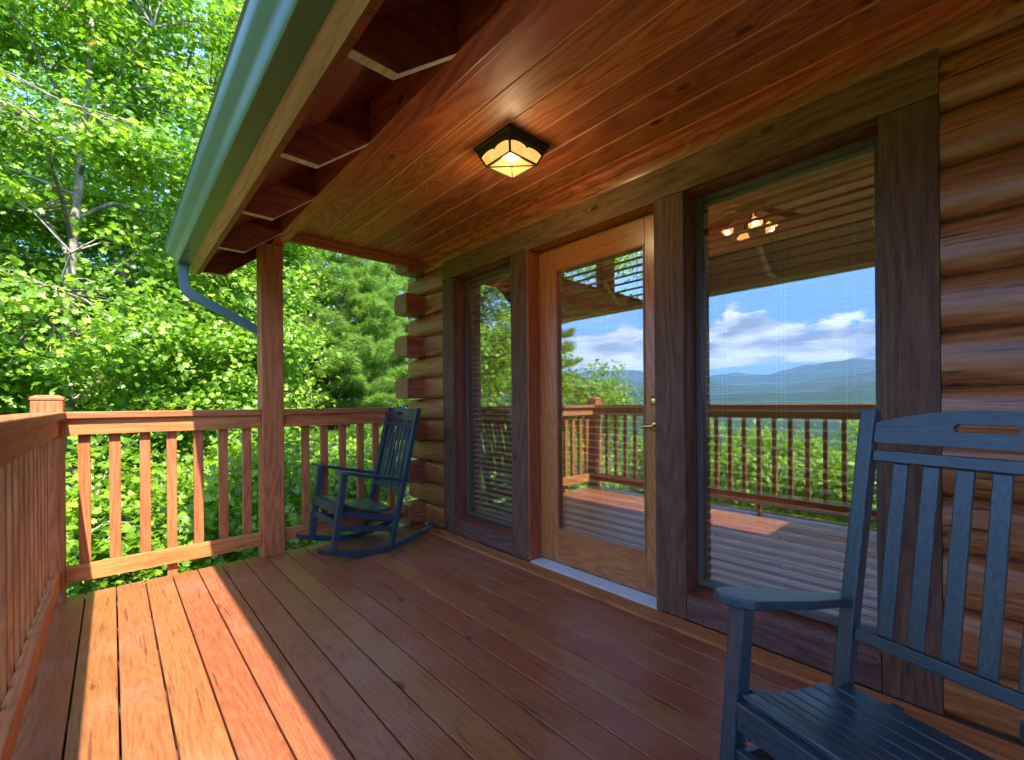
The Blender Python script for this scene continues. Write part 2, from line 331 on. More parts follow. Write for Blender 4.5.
# ================================================================ DECK
DY0, DY1 = -3.2, 3.70
mb = MB(); p = .1375
k = -2
while True:
    x0 = .017 + k*p; x1 = x0 + p - .006
    if x0 > 2.10: break
    for ya, yb in ((DY0, DY1),) if k % 3 else ((DY0, -.8), (-.795, DY1)):
        mb.box(x0, min(x1, 2.16), ya, yb, -.030, 0)
    k += 1
deck = mb.build('deck_floor', WM['deck'], bevel=.004); tag(deck, kind='structure')
mb = MB()
for y in np.arange(DY0+.1, DY1, .41): mb.box(-.2, 2.3, y, y+.04, -.20, -.0305)
mb.box(-.262, -.215, DY0, DY1-.045, -.22, -.033); mb.box(-.26, 2.3, DY1-.042, DY1-.003, -.22, -.033)
for x, y in ((-.24, 3.62), (.9, 3.62), (-.24, 1.0), (-.24, -2)): mb.box(x-.07, x+.07, y-.09, y+.05, -2.2, -.21)
tag(mb.build('deck_framing', WM['dirt'], bevel=.003), kind='structure')
mb = MB()
for k in range(-1, 16):
    x0 = .017 + k*p
    for y in np.arange(DY0+.12, DY1, .41):
        for dx in (.03, .1):
            mb.lathe([(0.0001, .0006), (.0042, .0006), (.0046, -.001)], x0+dx+random.uniform(-.004, .004), y+random.uniform(-.005, .005), 7)
tag(mb.build('deck_screws', WM['nail']), kind='structure')

# ================================================================ RAILINGS
post_lab = []
def solidpost(name, x0, x1, y0, y1, z0, z1, label, cap=False):
    r = empty(name, ((x0+x1)/2, (y0+y1)/2, z0)); w = (x1-x0)/2; d = (y1-y0)/2; h = z1-z0
    mb = MB(); mb.box(-w, w, -d, d, 0, h); mb.build('shaft', WM['railZ'], r, bevel=.006)
    if cap:
        c = MB(); e = .004
        vs = [(-w-e, -d-e, h+.001), (w+e, -d-e, h+.001), (w+e, d+e, h+.001), (-w-e, d+e, h+.001), (-w-e, -d-e, h+.016), (w+e, -d-e, h+.016), (w+e, d+e, h+.016), (-w-e, d+e, h+.016),
              (-w+.02, -d+.02, h+.03), (w-.02, -d+.02, h+.03), (w-.02, d-.02, h+.03), (-w+.02, d-.02, h+.03)]
        c.add(vs, [(3, 2, 1, 0), (0, 1, 5, 4), (1, 2, 6, 5), (2, 3, 7, 6), (3, 0, 4, 7), (4, 5, 9, 8), (5, 6, 10, 9), (6, 7, 11, 10), (7, 4, 8, 11), (8, 9, 10, 11)])
        c.build('post_cap', WM['railY'], r, bevel=.003)
    return tag(r, label, 'post')
solidpost('corner_post', -.340, -.208, 3.6235, 3.755, -.03, 1.155, 'short square railing post at the deck corner with a flat cap', True)
solidpost('porch_post', .812, .96, 3.6235, 3.7635, 0.0, 2.309, 'tall reddish brown square post holding up the porch eave')
def railing(x0, x1, bal, label, lower=None):
    r = empty('porch_railing', (x0, 3.70, 0)); X0 = 0; X1 = x1-x0; Y = -3.70
    MB().box(X0, X1, 3.628+Y, 3.748+Y, 1.047, 1.087).build('cap_rail', WM['railX'], r, bevel=.005)
    for i_, x in enumerate(bal):
        lo = -.12 if i_ == lower else .088
        MB().box(x-x0-.027, x-x0+.027, 3.692+Y, 3.730+Y, lo, 1.043).build('baluster', WM['railZ'], r, bevel=.003)
    for rl_, zs_ in (('top_rail', (.975, 1.02)), ('bottom_rail', (.115, .155))):
      sc_ = MB().box(X0, X1, 3.655+Y, 3.690+Y, *((.952, 1.045) if rl_ == 'top_rail' else (.085, .182)))
      for x in bal:
        for z_ in zs_:
            sc_.lathe([(.0001, .0012), (.0038, .001), (.0042, -.001)], 0, 0, 8, Matrix.Translation((x-x0+random.uniform(-.006, .006), 3.655+Y, z_)) @ Matrix.Rotation(math.pi/2, 4, 'X'))
      ro = sc_.build(rl_, WM['railX'], r, bevel=.004); ro.data.materials.append(WM['nail'])
      for pg in ro.data.polygons[6:]: pg.material_index = 1
    return tag(r, label, 'railing', 'porch railing sections')
s = 1.018
railing(-.205, .810, [v*s for v in (-.123, .011, .153, .287, .430, .573, .716)], 'short railing section between the corner post and the tall porch post', 3)
railing(.962, 1.97, [v*s for v in (1.115, 1.257, 1.403, 1.554, 1.692)] + [1.87], 'railing section behind the small rocking chair, from porch post to log wall')
r = empty('porch_railing', (-.26, 3.6, 0)); ox = .26; oy = -3.6
MB().box(-.335+ox, -.197+ox, DY0+oy, 3.621+oy, 1.047, 1.087).build('cap_rail', WM['railY'], r, bevel=.005)
MB().box(-.262+ox, -.226+ox, DY0+oy, 3.621+oy, .952, 1.045).build('top_rail', WM['railY'], r, bevel=.004)
MB().box(-.262+ox, -.226+ox, DY0+oy, 3.621+oy, .085, .182).build('bottom_rail', WM['railY'], r, bevel=.004)
y = 3.50; kk = 0
while y > DY0:
    MB().box(-.302+ox, -.264+ox, y-.017+oy, y+.017+oy, -.03 if kk % 9 == 4 else .088, 1.043).build('baluster', WM['railZ'], r, bevel=.003)
    y -= .141; kk += 1
tag(r, 'long railing along the left edge of the deck running towards the viewer', 'railing', 'porch railing sections')

# ================================================================ LOG CABIN
W = 2.1385
cab = empty('log_cabin', (2.14, 3.6, 0)); tag(cab, 'log cabin wall and porch roof with glazed door, tall windows and dark rough sawn trim', 'log cabin')
cab.location = (0, 0, 0)
P0, PITCH = .010, .1925
def logprof(z0, xf=W+.004, bul=.038, n=14, xb=2.36):
    pts = []
    for i in range(n+1):
        u = i/n; a = (u*2-1)
        pts.append((xf + bul - bul*math.sqrt(max(0, 1-(abs(a)**2.6)))*1.0, z0 + .001 + u*(PITCH-.002)))
    return pts + [(xb, z0+PITCH-.001), (xb, z0+.001)]
def log(y0, y1, z0, **kw):
    pf = logprof(z0, **kw); mb = MB(); n = len(pf); segs = 1
    mb.prism(pf, y0, y1, 'Y'); return mb
for k in range(13):
    z0 = P0 + k*PITCH
    if z0 < 2.3: log(-3.2, .148, z0).build('wall_log', WM['log'], cab, smooth=True, bevel=.0)
    else:
        log(-3.2, 3.60, z0).build('wall_log', WM['log'], cab, smooth=True)
    if k % 2 == 0 and z0 < 2.3:
        pass
# corner: wall logs of odd courses run past the corner, cross logs of even courses stick out
for k in range(13):
    z0 = P0 + k*PITCH
    if k % 2 == 1:
        log(3.273, 3.885, z0, xb=2.30).build('wall_log', WM['log'], cab, smooth=True)
    else:
        if z0 < 2.3: log(3.273, 3.603, z0).build('wall_log', WM['log'], cab, smooth=True)
        xo = 1.985 + random.uniform(-.012, .012); mb = MB(); n = 10
        pts = []
        for i_ in range(n+1):
            a = -1 + 2*i_/n; pts.append((3.604+.004*a*a, z0+.003+(a+1)/2*(PITCH-.006)))
        for i_ in range(n+1):
            a = 1 - 2*i_/n; pts.append((3.79+.055*math.sqrt(max(0, 1-abs(a)**2.4)), z0+.003+(a+1)/2*(PITCH-.006)))
        mb.prism(pts, xo, 8.0, 'X'); mb.build('corner_log', WM['logx'], cab, bevel=.006, smooth=True)
for k in range(13):
    if k % 2 == 1:
        z0 = P0+k*PITCH; MB().box(2.42, 8.0, 3.63, 3.83, z0+.001, z0+PITCH-.001).build('corner_log', WM['logx'], cab, bevel=.02)
# rough sawn trim around the openings
mb = MB(); mb.box(W, W+.036, .1495, 3.272, 2.184, 2.3445); mb.build('lintel_board', WM['trimy'], cab, bevel=.003)
for (a, c) in ((3.108, 3.271), (2.214, 2.383), (1.080, 1.243), (.150, .313)):
    MB().box(W+.001, W+.037, a, c, .022, 2.182).build('trim_board', WM['trimz'], cab, bevel=.003)
for (a, c) in ((2.385, 3.106), (.315, 1.078)):
    MB().box(W+.004, W+.04, a, c, .022, .138).build('apron_board', WM['apron'], cab, bevel=.003)
MB().box(2.028, W-.001, -3.19, 3.30, .0015, .020).build('base_strip', WM['railY'], cab, bevel=.003)
# wall body between the openings
mb = MB()
for (a, c) in ((3.128, 3.60), (2.245, 2.362), (1.10, 1.204), (-3.2, .292)): mb.box(W+.042, 2.40, a, c, -.2, 2.44)
mb.box(W+.042, 2.40, .2921, 3.127, 2.222, 2.44); mb.box(W+.05, 2.40, 2.3621, 3.127, -.2, .12); mb.box(W+.05, 2.40, .2921, 1.0999, -.2, .12)
mb.box(2.17, 2.40, 1.2041, 2.2449, -.2, -.002)
mb.box(2.37, 2.40, -3.2, 3.60, 2.4401, 3.4)
mb.build('wall_body', WM['dirt'], cab)
# windows
def window(a, c):
    mb = MB(); X0, X1 = W+.038, 2.355
    mb.box(X0, X1, c-.003, c+.017, .139, 2.2205); mb.box(X0, X1, a-.017, a+.003, .139, 2.2205)
    mb.box(X0, X1, a+.0035, c-.0035, 2.179, 2.2203); w = mb.build('window', WM['jamb'], cab, bevel=.002)
    mb = MB(); mb.add([(W+.0, a+.004, .1395), (W+.0, c-.004, .1395), (2.355, c-.004, .1395), (2.355, a+.004, .1395), (W+.0, a+.004, .152), (W+.0, c-.004, .152), (2.355, c-.004, .166), (2.355, a+.004, .166)],
                      [(3, 2, 1, 0), (4, 5, 6, 7), (0, 1, 5, 4), (1, 2, 6, 5), (2, 3, 7, 6), (3, 0, 4, 7)]); mb.build('sill', WM['jamb'], w, bevel=.002)
    mb = MB(); u = .028
    mb.box(2.262, 2.300, c-.004-u, c-.004, .168, 2.177); mb.box(2.262, 2.300, a+.004, a+.004+u, .168, 2.177)
    mb.box(2.262, 2.300, a+.004+u, c-.004-u, .168, .168+u); mb.box(2.262, 2.300, a+.004+u, c-.004-u, 2.177-u, 2.177)
    mb.build('sash', WM['sash'], w, bevel=.002)
    MB().box(2.284, 2.289, a+.02, c-.02, .18, 2.165).build('pane', WM['glass'], w)
window(2.383, 3.108); window(.313, 1.080)
# door
DX = 2.25
mb = MB(); mb.box(W+.003, 2.36, 2.204, 2.2445, .0305, 2.1795); mb.box(W+.003, 2.36, 1.2045, 1.2405, .0305, 2.1795); mb.box(W+.003, 2.36, 1.2045, 2.2445, 2.180, 2.2215)
dj = mb.build('door_frame', WM['djamb'], cab, bevel=.002)
door = MB().box(DX, DX+.044, 2.042, 2.201, .036, 2.176).box(DX, DX+.044, 1.243, 1.365, .036, 2.176).build('door', WM['doorz'], cab, bevel=.002)
MB().box(DX+.0005, DX+.0435, 1.3655, 2.0415, .037, .256).build('door_rail', WM['doory'], door, bevel=.002)
MB().box(DX+.0005, DX+.0435, 1.3655, 2.0415, 2.019, 2.175).build('door_rail', WM['doory'], door, bevel=.002)
mb = MB()
for (a, c, d, e) in ((2.030, 2.0415, .2565, 2.0185), (1.3655, 1.377, .2565, 2.0185), (1.377, 2.030, .2565, .268), (1.377, 2.030, 2.007, 2.0185)):
    mb.box(DX-.004, DX+.04, a, c, d, e)
mb.build('glazing_bead', WM['djamb'], door, bevel=.002)
MB().box(DX+.018, DX+.023, 1.370, 2.037, .261, 2.014).build('pane', WM['glass'], door)
mb = MB(); rot = Matrix.Translation((DX, 1.305, .985)) @ Matrix.Rotation(-math.pi/2, 4, 'Y')
mb.lathe([(.0001, .010), (.024, .009), (.031, .004), (.032, 0)], 0, 0, 24, rot); mb.lathe([(.011, .005), (.010, .045), (.0001, .046)], 0, 0, 16, rot)
mb.tube([(DX-.043, 1.305, .985), (DX-.047, 1.33, .986), (DX-.046, 1.350, .983), (DX-.047, 1.368, .979)], [.011, .010, .010, .010], 10)
mb.build('door_handle', WM['brass'], door, smooth=True)
mb = MB(); rot = Matrix.Translation((DX, 1.305, 1.125)) @ Matrix.Rotation(-math.pi/2, 4, 'Y')
mb.lathe([(.0001, .022), (.014, .021), (.018, .014), (.029, .010), (.031, 0)], 0, 0, 24, rot); mb.build('deadbolt', WM['brass'], door, smooth=True)
mb = MB(); mb.box(W+.004, 2.30, 1.2435, 2.2035, .0, .022)
for k in range(9): mb.box(W+.008+k*.0125, W+.0155+k*.0125, 1.244, 2.203, .0222, .0275)
mb.build('threshold', WM['alu'], cab, bevel=.001)
# porch ceiling boards
mb = MB(); js = [1.083, 1.237, 1.397, 1.564, 1.729, 1.898, 2.06, 2.20]
CZ = 2.443
for a, c in zip(js[:-1], js[1:]):
    g = .004   # v-groove board
    for ya, yb in ((-3.2, 3.655),):
        mb.prism([(a+.0025, CZ+g), (a+g+.0025, CZ), (c-g-.0025, CZ), (c-.0025, CZ+g), (c-.0025, CZ+.02), (a+.0025, CZ+.02)], ya, yb, 'Y')
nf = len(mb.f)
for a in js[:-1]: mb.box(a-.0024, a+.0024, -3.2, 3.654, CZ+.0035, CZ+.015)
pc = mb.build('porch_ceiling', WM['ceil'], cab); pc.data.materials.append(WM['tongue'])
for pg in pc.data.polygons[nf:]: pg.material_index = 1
mb = MB(); mb.box(1.0, 1.082, -3.2, 3.655, 2.425, 2.455); mb.box(.962, .999, -3.2, 3.655, 2.40, 2.43); mb.build('ceiling_trim', WM['ceil'], cab, bevel=.003)
mb = MB(); mb.prism([(2.139, CZ+.001), (2.108, CZ+.001), (2.112, CZ-.02), (2.128, CZ-.033), (2.139, CZ-.038)], .0, 3.6, 'Y'); mb.build('ceiling_trim', WM['ceil'], cab)
MB().box(.878, .9605, -3.2, 4.03, 2.311, 2.50).build('eave_beam', WM['ceil'], cab, bevel=.004)
MB().box(.9612, 2.0, 3.657, 3.70, 2.375, 2.62).build('end_beam', WM['railX'], cab, bevel=.004)
MB().box(.9612, 2.0, 3.64, 3.6568, 2.405, 2.4425).build('end_beam', WM['railX'], cab, bevel=.004)
# rafters with level-cut tails, sheathing, fascia, gutter
SL = math.tan(R_(39))
def under(x): return 2.13 + (x-.656)*SL
for y in (4.07, 3.365, 2.665, 1.95, 1.255, .56, -.14, -.84, -1.54, -2.24, -2.94):
    mb = MB(); pts = [(.5065, 2.13), (.656, 2.13), (1.9, under(1.9)), (1.9, under(1.9)+.178), (.5065, under(.5065)+.178)]
    mb.prism(pts, y-.019, y+.019, 'Y'); mb.build('rafter', WM['eave'], cab, bevel=.002)
    e = MB(); e.prism([(.5068, 2.1285), (.6563, 2.1285), (.878, under(.878)-.0015), (.878, under(.878)-.0002), (.656, 2.1298), (.5068, 2.1298)], y-.0175, y+.0175, 'Y')
    e.build('rafter_edge', WM['fascia'], cab)
mb = MB(); zt = lambda x: under(x)+.1785
mb.prism([(.4835, zt(.4835)), (6.4, zt(6.4)), (6.4, zt(6.4)+.02), (.4835, zt(.4835)+.02)], -3.3, 4.10, 'Y'); mb.build('roof_sheathing', WM['eave'], cab)
mb = MB(); mb.prism([(.45, zt(.45)+.021), (6.4, zt(6.4)+.0215), (6.4, zt(6.4)+.03), (.45, zt(.45)+.03)], -3.3, 4.13, 'Y')
mb.prism([(6.4005, zt(6.4)-.02), (12.2, zt(.6)), (12.2, zt(.6)+.02), (6.4005, zt(6.4)+.02)], -3.3, 4.13, 'Y'); mb.build('roof', WM['shingle'], cab)
MB().box(.4825, .506, -3.3, 4.10, 2.115, 2.19).build('sub_fascia', WM['eave'], cab, bevel=.002)
MB().box(.4145, .482, -3.3, 4.10, 2.118, 2.235).build('fascia_board', WM['fascia'], cab, bevel=.003)
mb = MB(); gp = [(.414, 2.235), (.4135, 2.11), (.345, 2.11), (.336, 2.118), (.331, 2.14), (.318, 2.158), (.296, 2.175), (.285, 2.192), (.283, 2.222), (.276, 2.226), (.277, 2.232), (.290, 2.232)]
ins = [(x+.003 if x < .4 else x-.002, z_+.003 if z_ < 2.2 else z_) for x, z_ in reversed(gp[:-3])]
mb.prism(gp + [(.2905, 2.226)] + [(.2875, 2.222)] + [(.2885, 2.195), (.299, 2.178), (.321, 2.161), (.334, 2.143), (.339, 2.121), (.346, 2.1125), (.411, 2.1125), (.411, 2.235)], -3.3, 3.905, 'Y')
mb.prism(gp, 3.9055, 3.908, 'Y'); g_ = mb.build('gutter', WM['gutter'], cab, smooth=True)
# downspout (corrugated), elbow under the gutter, across to the post and down behind it
def spout(path, w, d):
    mb = MB(); prof = []; n = 6
    for i_ in range(n): prof += [(-w/2+w*i_/n+.003, -d/2), (-w/2+w*(i_+.5)/n, -d/2+.004)]
    prof += [(w/2, -d/2), (w/2, d/2)]
    for i_ in range(n): prof += [(w/2-w*i_/n-.003, d/2), (w/2-w*(i_+.5)/n, d/2-.004)]
    prof += [(-w/2, d/2)]
    N_ = len(prof); vs = []
    path = [Vector(q) for q in path]
    a = (Vector(path[-2]) - Vector(path[0])); a.z = 0; a.normalize(); side = Vector((a.y, -a.x, 0))   # width runs across the fall plane
    for i_, q in enumerate(path):
        dd = (path[min(i_+1, len(path)-1)] - path[max(i_-1, 0)]).normalized(); bb = dd.cross(side).normalized()
        vs += [q + side*u + bb*v_ for u, v_ in prof]
    fs = [(i_*N_+k, i_*N_+(k+1) % N_, (i_+1)*N_+(k+1) % N_, (i_+1)*N_+k) for i_ in range(len(path)-1) for k in range(N_)]
    fs += [tuple(range(N_)), tuple(range(len(vs)-1, len(vs)-1-N_, -1))]
    return mb.add(vs, fs)
sp_ = spout([(.380, 3.865, 2.135), (.380, 3.865, 2.02), (.380, 3.865, 1.975), (.388, 3.863, 1.945), (.402, 3.861, 1.922), (.424, 3.858, 1.903), (.85, 3.81, 1.675), (.868, 3.805, 1.655), (.880, 3.80, 1.63), (.884, 3.80, 1.58), (.884, 3.80, -.9)], .078, .058)
sp_.build('downspout', WM['down'], cab, smooth=True)
MB().box(.345, .414, 3.825, 3.9, 2.098, 2.1095).build('gutter_outlet', WM['down'], cab, bevel=.002)
# unseen slab added behind the viewer to cut off the deck's sun patch
mb = MB(); mb.box(-.9, .413, -3.3, -.24, 2.16, 2.28); mb.build('sun_blocker_slab', WM['ceil'], cab)
# interior
mb = MB(); mb.box(2.4005, 8.0, -3.2, 3.60, -.06, -.0); mb.build('interior_floor', WM['floor'], cab)
mb = MB()
for k in range(38):
    a = -3.2 + k*.18
zc = lambda x: 2.62 + (x-2.4)*.30
for k in range(38):
    y0 = -3.2+k*.179
    mb.prism([(2.401, zc(2.4)), (8.0, zc(8.0)), (8.0, zc(8)+.02), (2.401, zc(2.4)+.02)], y0+.002, y0+.177, 'Y')
mb.build('interior_ceiling', WM['inceil'], cab)
mb = MB(); mb.box(8.0, 8.15, -3.3, 3.9, -.1, 4.6); mb.box(2.4, 8.15, -3.35, -3.2, -.1, 4.6)
# end wall with two raked clerestory windows
mb.box(2.4005, 8.0, 3.605, 3.628, -.1, 2.60); mb.box(2.4005, 4.10, 3.605, 3.70, 2.6005, 4.6); mb.box(4.92, 5.16, 3.605, 3.70, 2.6005, 4.6); mb.box(6.35, 8.0, 3.605, 3.70, 2.6005, 4.6)
mb.box(2.40, 8.0, 3.62, 3.83, 2.5125, 2.60)
mb.build('interior_wall', WM['inwall'], cab)
for a, c in ((4.10, 4.92), (5.16, 6.35)):
    MB().box(a, a+.05, 3.63, 3.69, 2.601, 4.3).box(c-.05, c, 3.63, 3.69, 2.601, 4.3).box(a+.05, c-.05, 3.63, 3.69, 2.601, 2.65).build('clerestory_frame', WM['jamb'], cab)

# ================================================================ BLINDS
def blind(a, c, z0, z1, x, label, cords):
    r = empty('venetian_blind', (x, (a+c)/2, z1)); yh = (c-a)/2; H = z1-z0
    MB().box(-.028, .028, -yh, yh, -.045, 0).build('headrail', WM['slat'], r, bevel=.003)
    mb = MB(); z_ = -.075
    while z_ > -H+.03:
        t_ = .003
        mb.add([(-.025, -yh, z_-t_), (0, -yh, z_+.0015), (.025, -yh, z_+t_-.001), (.025, -yh, z_+t_+.0024), (0, -yh, z_+.0049), (-.025, -yh, z_-t_+.0034),
                (-.025, yh, z_-t_), (0, yh, z_+.0015), (.025, yh, z_+t_-.001), (.025, yh, z_+t_+.0024), (0, yh, z_+.0049), (-.025, yh, z_-t_+.0034)],
               [(0, 1, 4, 5), (1, 2, 3, 4), (11, 10, 7, 6), (10, 9, 8, 7), (0, 6, 7, 1), (1, 7, 8, 2), (2, 8, 9, 3), (3, 9, 10, 4), (4, 10, 11, 5), (5, 11, 6, 0)])
        z_ -= .0445
    mb.build('slats', WM['slat'], r)
    MB().box(-.025, .025, -yh, yh, -H, -H+.018).build('bottom_rail', WM['slat'], r, bevel=.002)
    for f_ in cords:
        y_ = -yh + 2*yh*f_
        for dx in (-.027, .027): MB().tube([(dx, y_, -.04), (dx, y_, -H+.01)], .0011, 5).build('ladder_cord', WM['cord'], r)
        MB().tube([(-.0275, y_+.02, -.04), (-.0275, y_+.02, -H+.01)], .0009, 5).build('ladder_cord', WM['cord'], r)
    return tag(r, label, 'window blind', 'venetian blinds behind the glass')
blind(2.410, 3.078, .172, 2.170, 2.342, 'venetian blind behind the narrow far window left of the door', (.18, .82))
blind(1.355, 2.055, .20, 2.10, 2.342, 'venetian blind hanging behind the glass of the wooden door', (.15, .5, .85))
blind(.342, 1.050, .172, 2.170, 2.342, 'venetian blind in the large window right of the door, ceiling fan showing through', (.12, .5, .88))

# ================================================================ PORCH CEILING LANTERN
LX, LY = 1.540, 1.700
r = empty('ceiling_lantern', (LX, LY, CZ))
mb = MB(); h = .1385
def sq(w, z_): return [(-w, -w, z_), (w, -w, z_), (w, w, z_), (-w, w, z_)]
lv = sq(h, -.0) + sq(h, -.012) + sq(h-.006, -.018) + sq(h-.014, -.036) + sq(h-.020, -.038)
fs = [(3, 2, 1, 0)]
for a in range(4):
    for k in range(4): fs.append((a*4+k, a*4+(k+1) % 4, (a+1)*4+(k+1) % 4, (a+1)*4+k))
fs.append((16, 17, 18, 19)); mb.add(lv, fs); mb.build('mounting_plate', WM['bronze'], r, bevel=.0015)
wt_, wb_, zt_, zb_ = .117, .090, -.0385, -.098
bm_ = emis('lit amber glass', (1.0, .46, .09), .20, (1.0, .58, .17))
mb = MB()
A_ = sq(wt_, zt_); B_ = sq(wb_, zb_)
mb.add(A_+B_, [(k, (k+1) % 4, (k+1) % 4+4, k+4) for k in range(4)] + [(4, 5, 6, 7)]); mb.build('glass_shade', bm_, r)
mb = MB()
for k in range(4):
    a, c = Vector(A_[k]), Vector(B_[k]); mb.beam(a*1.01, c*1.01, .008, .008); mb.beam(B_[k], B_[(k+1) % 4], .009, .009, (0, 0, 1))
mb.beam(Vector(B_[0])+Vector((0, 0, -.003)), Vector(B_[2])+Vector((0, 0, -.003)), .006, .004, (0, 0, 1))
mb.beam(Vector(B_[1])+Vector((0, 0, -.0032)), Vector(B_[3])+Vector((0, 0, -.0032)), .006, .004, (0, 0, 1))
# scalloped skirts
for k in range(4):
    a0, a1, b0, b1 = Vector(A_[k]), Vector(A_[(k+1) % 4]), Vector(B_[k]), Vector(B_[(k+1) % 4])
    nrm = (a1-a0).cross(b0-a0).normalized()*-1
    if nrm.dot(Vector(((a0+a1)/2).to_tuple())) < 0: nrm = -nrm
    n = 36; top = []; bot = []
    for i_ in range(n+1):
        u = i_/n; ph = (u*2) % 1.0
        d_ = .06 + .22*(1-math.sqrt(max(0, 1-(2*ph-1)**2))) + .10*abs(2*u-1)
        A1 = a0.lerp(a1, u); B1 = b0.lerp(b1, u); top.append(A1+nrm*.0025); bot.append(A1.lerp(B1, d_)+nrm*.0025)
    vs = top+bot+[v+nrm*.0012 for v in top]+[v+nrm*.0012 for v in bot]; m_ = n+1
    fs = [(i_, i_+1, i_+1+m_, i_+m_) for i_ in range(n)] + [(i_+2*m_, i_+1+2*m_, i_+1+3*m_, i_+3*m_) for i_ in range(n)] + [(i_+m_, i_+1+m_, i_+1+3*m_, i_+3*m_) for i_ in range(n)]
    mb.add(vs, fs)
mb.lathe([(.006, zb_+.002), (.008, zb_-.006), (.004, zb_-.012), (.0001, zb_-.013)], 0, 0, 12)
mb.build('cage', WM['bronze'], r)
tag(r, 'square dark bronze lantern with glowing amber glass mounted on the porch ceiling', 'ceiling light')
pl = bpy.data.lights.new('lantern_bulb', 'POINT'); pl.energy = 1.1; pl.color = (1, .68, .34); pl.shadow_soft_size = .05
po = bpy.data.objects.new('lantern_bulb', pl); COL.objects.link(po); po.location = (LX, LY, CZ-.175)

# ================================================================ CEILING FAN INSIDE
FX, FY, FZ = 3.90, 1.40, 2.74
r = empty('ceiling_fan', (FX, FY, zc(FX)))
dz = FZ - zc(FX)
MB().lathe([(.0001, .02), (.07, 0), (.06, -.05), (.015, -.07)], 0, 0, 20).build('canopy', WM['brass'], r, smooth=True)
MB().tube([(0, 0, -.05), (0, 0, dz+.05)], .012).build('downrod', WM['black'], r)
MB().lathe([(.0001, dz+.08), (.06, dz+.075), (.115, dz+.05), (.125, dz), (.10, dz-.05), (.05, dz-.07), (.05, dz-.12), (.0001, dz-.13)], 0, 0, 24).build('motor', WM['black'], r, smooth=True)
for k in range(5):
    a = R_(-18) + k*2*math.pi/5; c_, s_ = math.cos(a), math.sin(a); mb = MB()
    pts = [(.17, -.05), (.30, -.065), (.60, -.07), (.66, -.045), (.67, 0), (.66, .045), (.60, .07), (.30, .065), (.17, .05)]
    vs = [(c_*u-s_*v_, s_*u+c_*v_, dz-.005+v_*.2+t_) for t_ in (0, .007) for u, v_ in pts]; n = len(pts)
    mb.add(vs, [tuple(range(n)), tuple(range(2*n-1, n-1, -1))] + [(i_, (i_+1) % n, (i_+1) % n+n, i_+n) for i_ in range(n)])
    mb.beam((c_*.1, s_*.1, dz-.01), (c_*.2, s_*.2, dz-.006), .04, .006, (-s_, c_, 0)); mb.build('blade', WM['blade'], r)
fm = emis('lit fan glass', (1.0, .40, .12), .35); fb = emis('lit fan bulb', (1.0, .85, .5), 4)
for k in range(4):
    a = R_(35) + k*math.pi/2; c_, s_ = math.cos(a), math.sin(a)
    base = Vector((c_*.13, s_*.13, dz-.17)); rotm = Matrix.Translation(base) @ Matrix.Rotation(a, 4, 'Z') @ Matrix.Rotation(R_(-35), 4, 'Y')
    MB().tube([(c_*.03, s_*.03, dz-.12), (c_*.09, s_*.09, dz-.11), tuple(base)], .009, 8).build('lamp_arm', WM['black'], r)
    sh = MB().lathe([(.018, .0), (.028, -.025), (.042, -.05), (.052, -.068)], 0, 0, 18, rotm).build('lamp_shade', fm, r, smooth=True)
    MB().lathe([(.0001, -.03), (.018, -.04), (.022, -.06), (.012, -.078), (.0001, -.082)], 0, 0, 12, rotm).build('bulb', fb, sh, smooth=True)
tag(r, 'dark ceiling fan with lit glass lamps seen through the large window', 'ceiling fan')
il = bpy.data.lights.new('fan_light', 'AREA'); il.energy = 44; il.color = (1, .80, .5); il.size = .5
io = bpy.data.objects.new('fan_light', il); COL.objects.link(io); io.location = (FX+.0, FY, FZ+.13); io.rotation_euler = (math.pi, 0, 0)

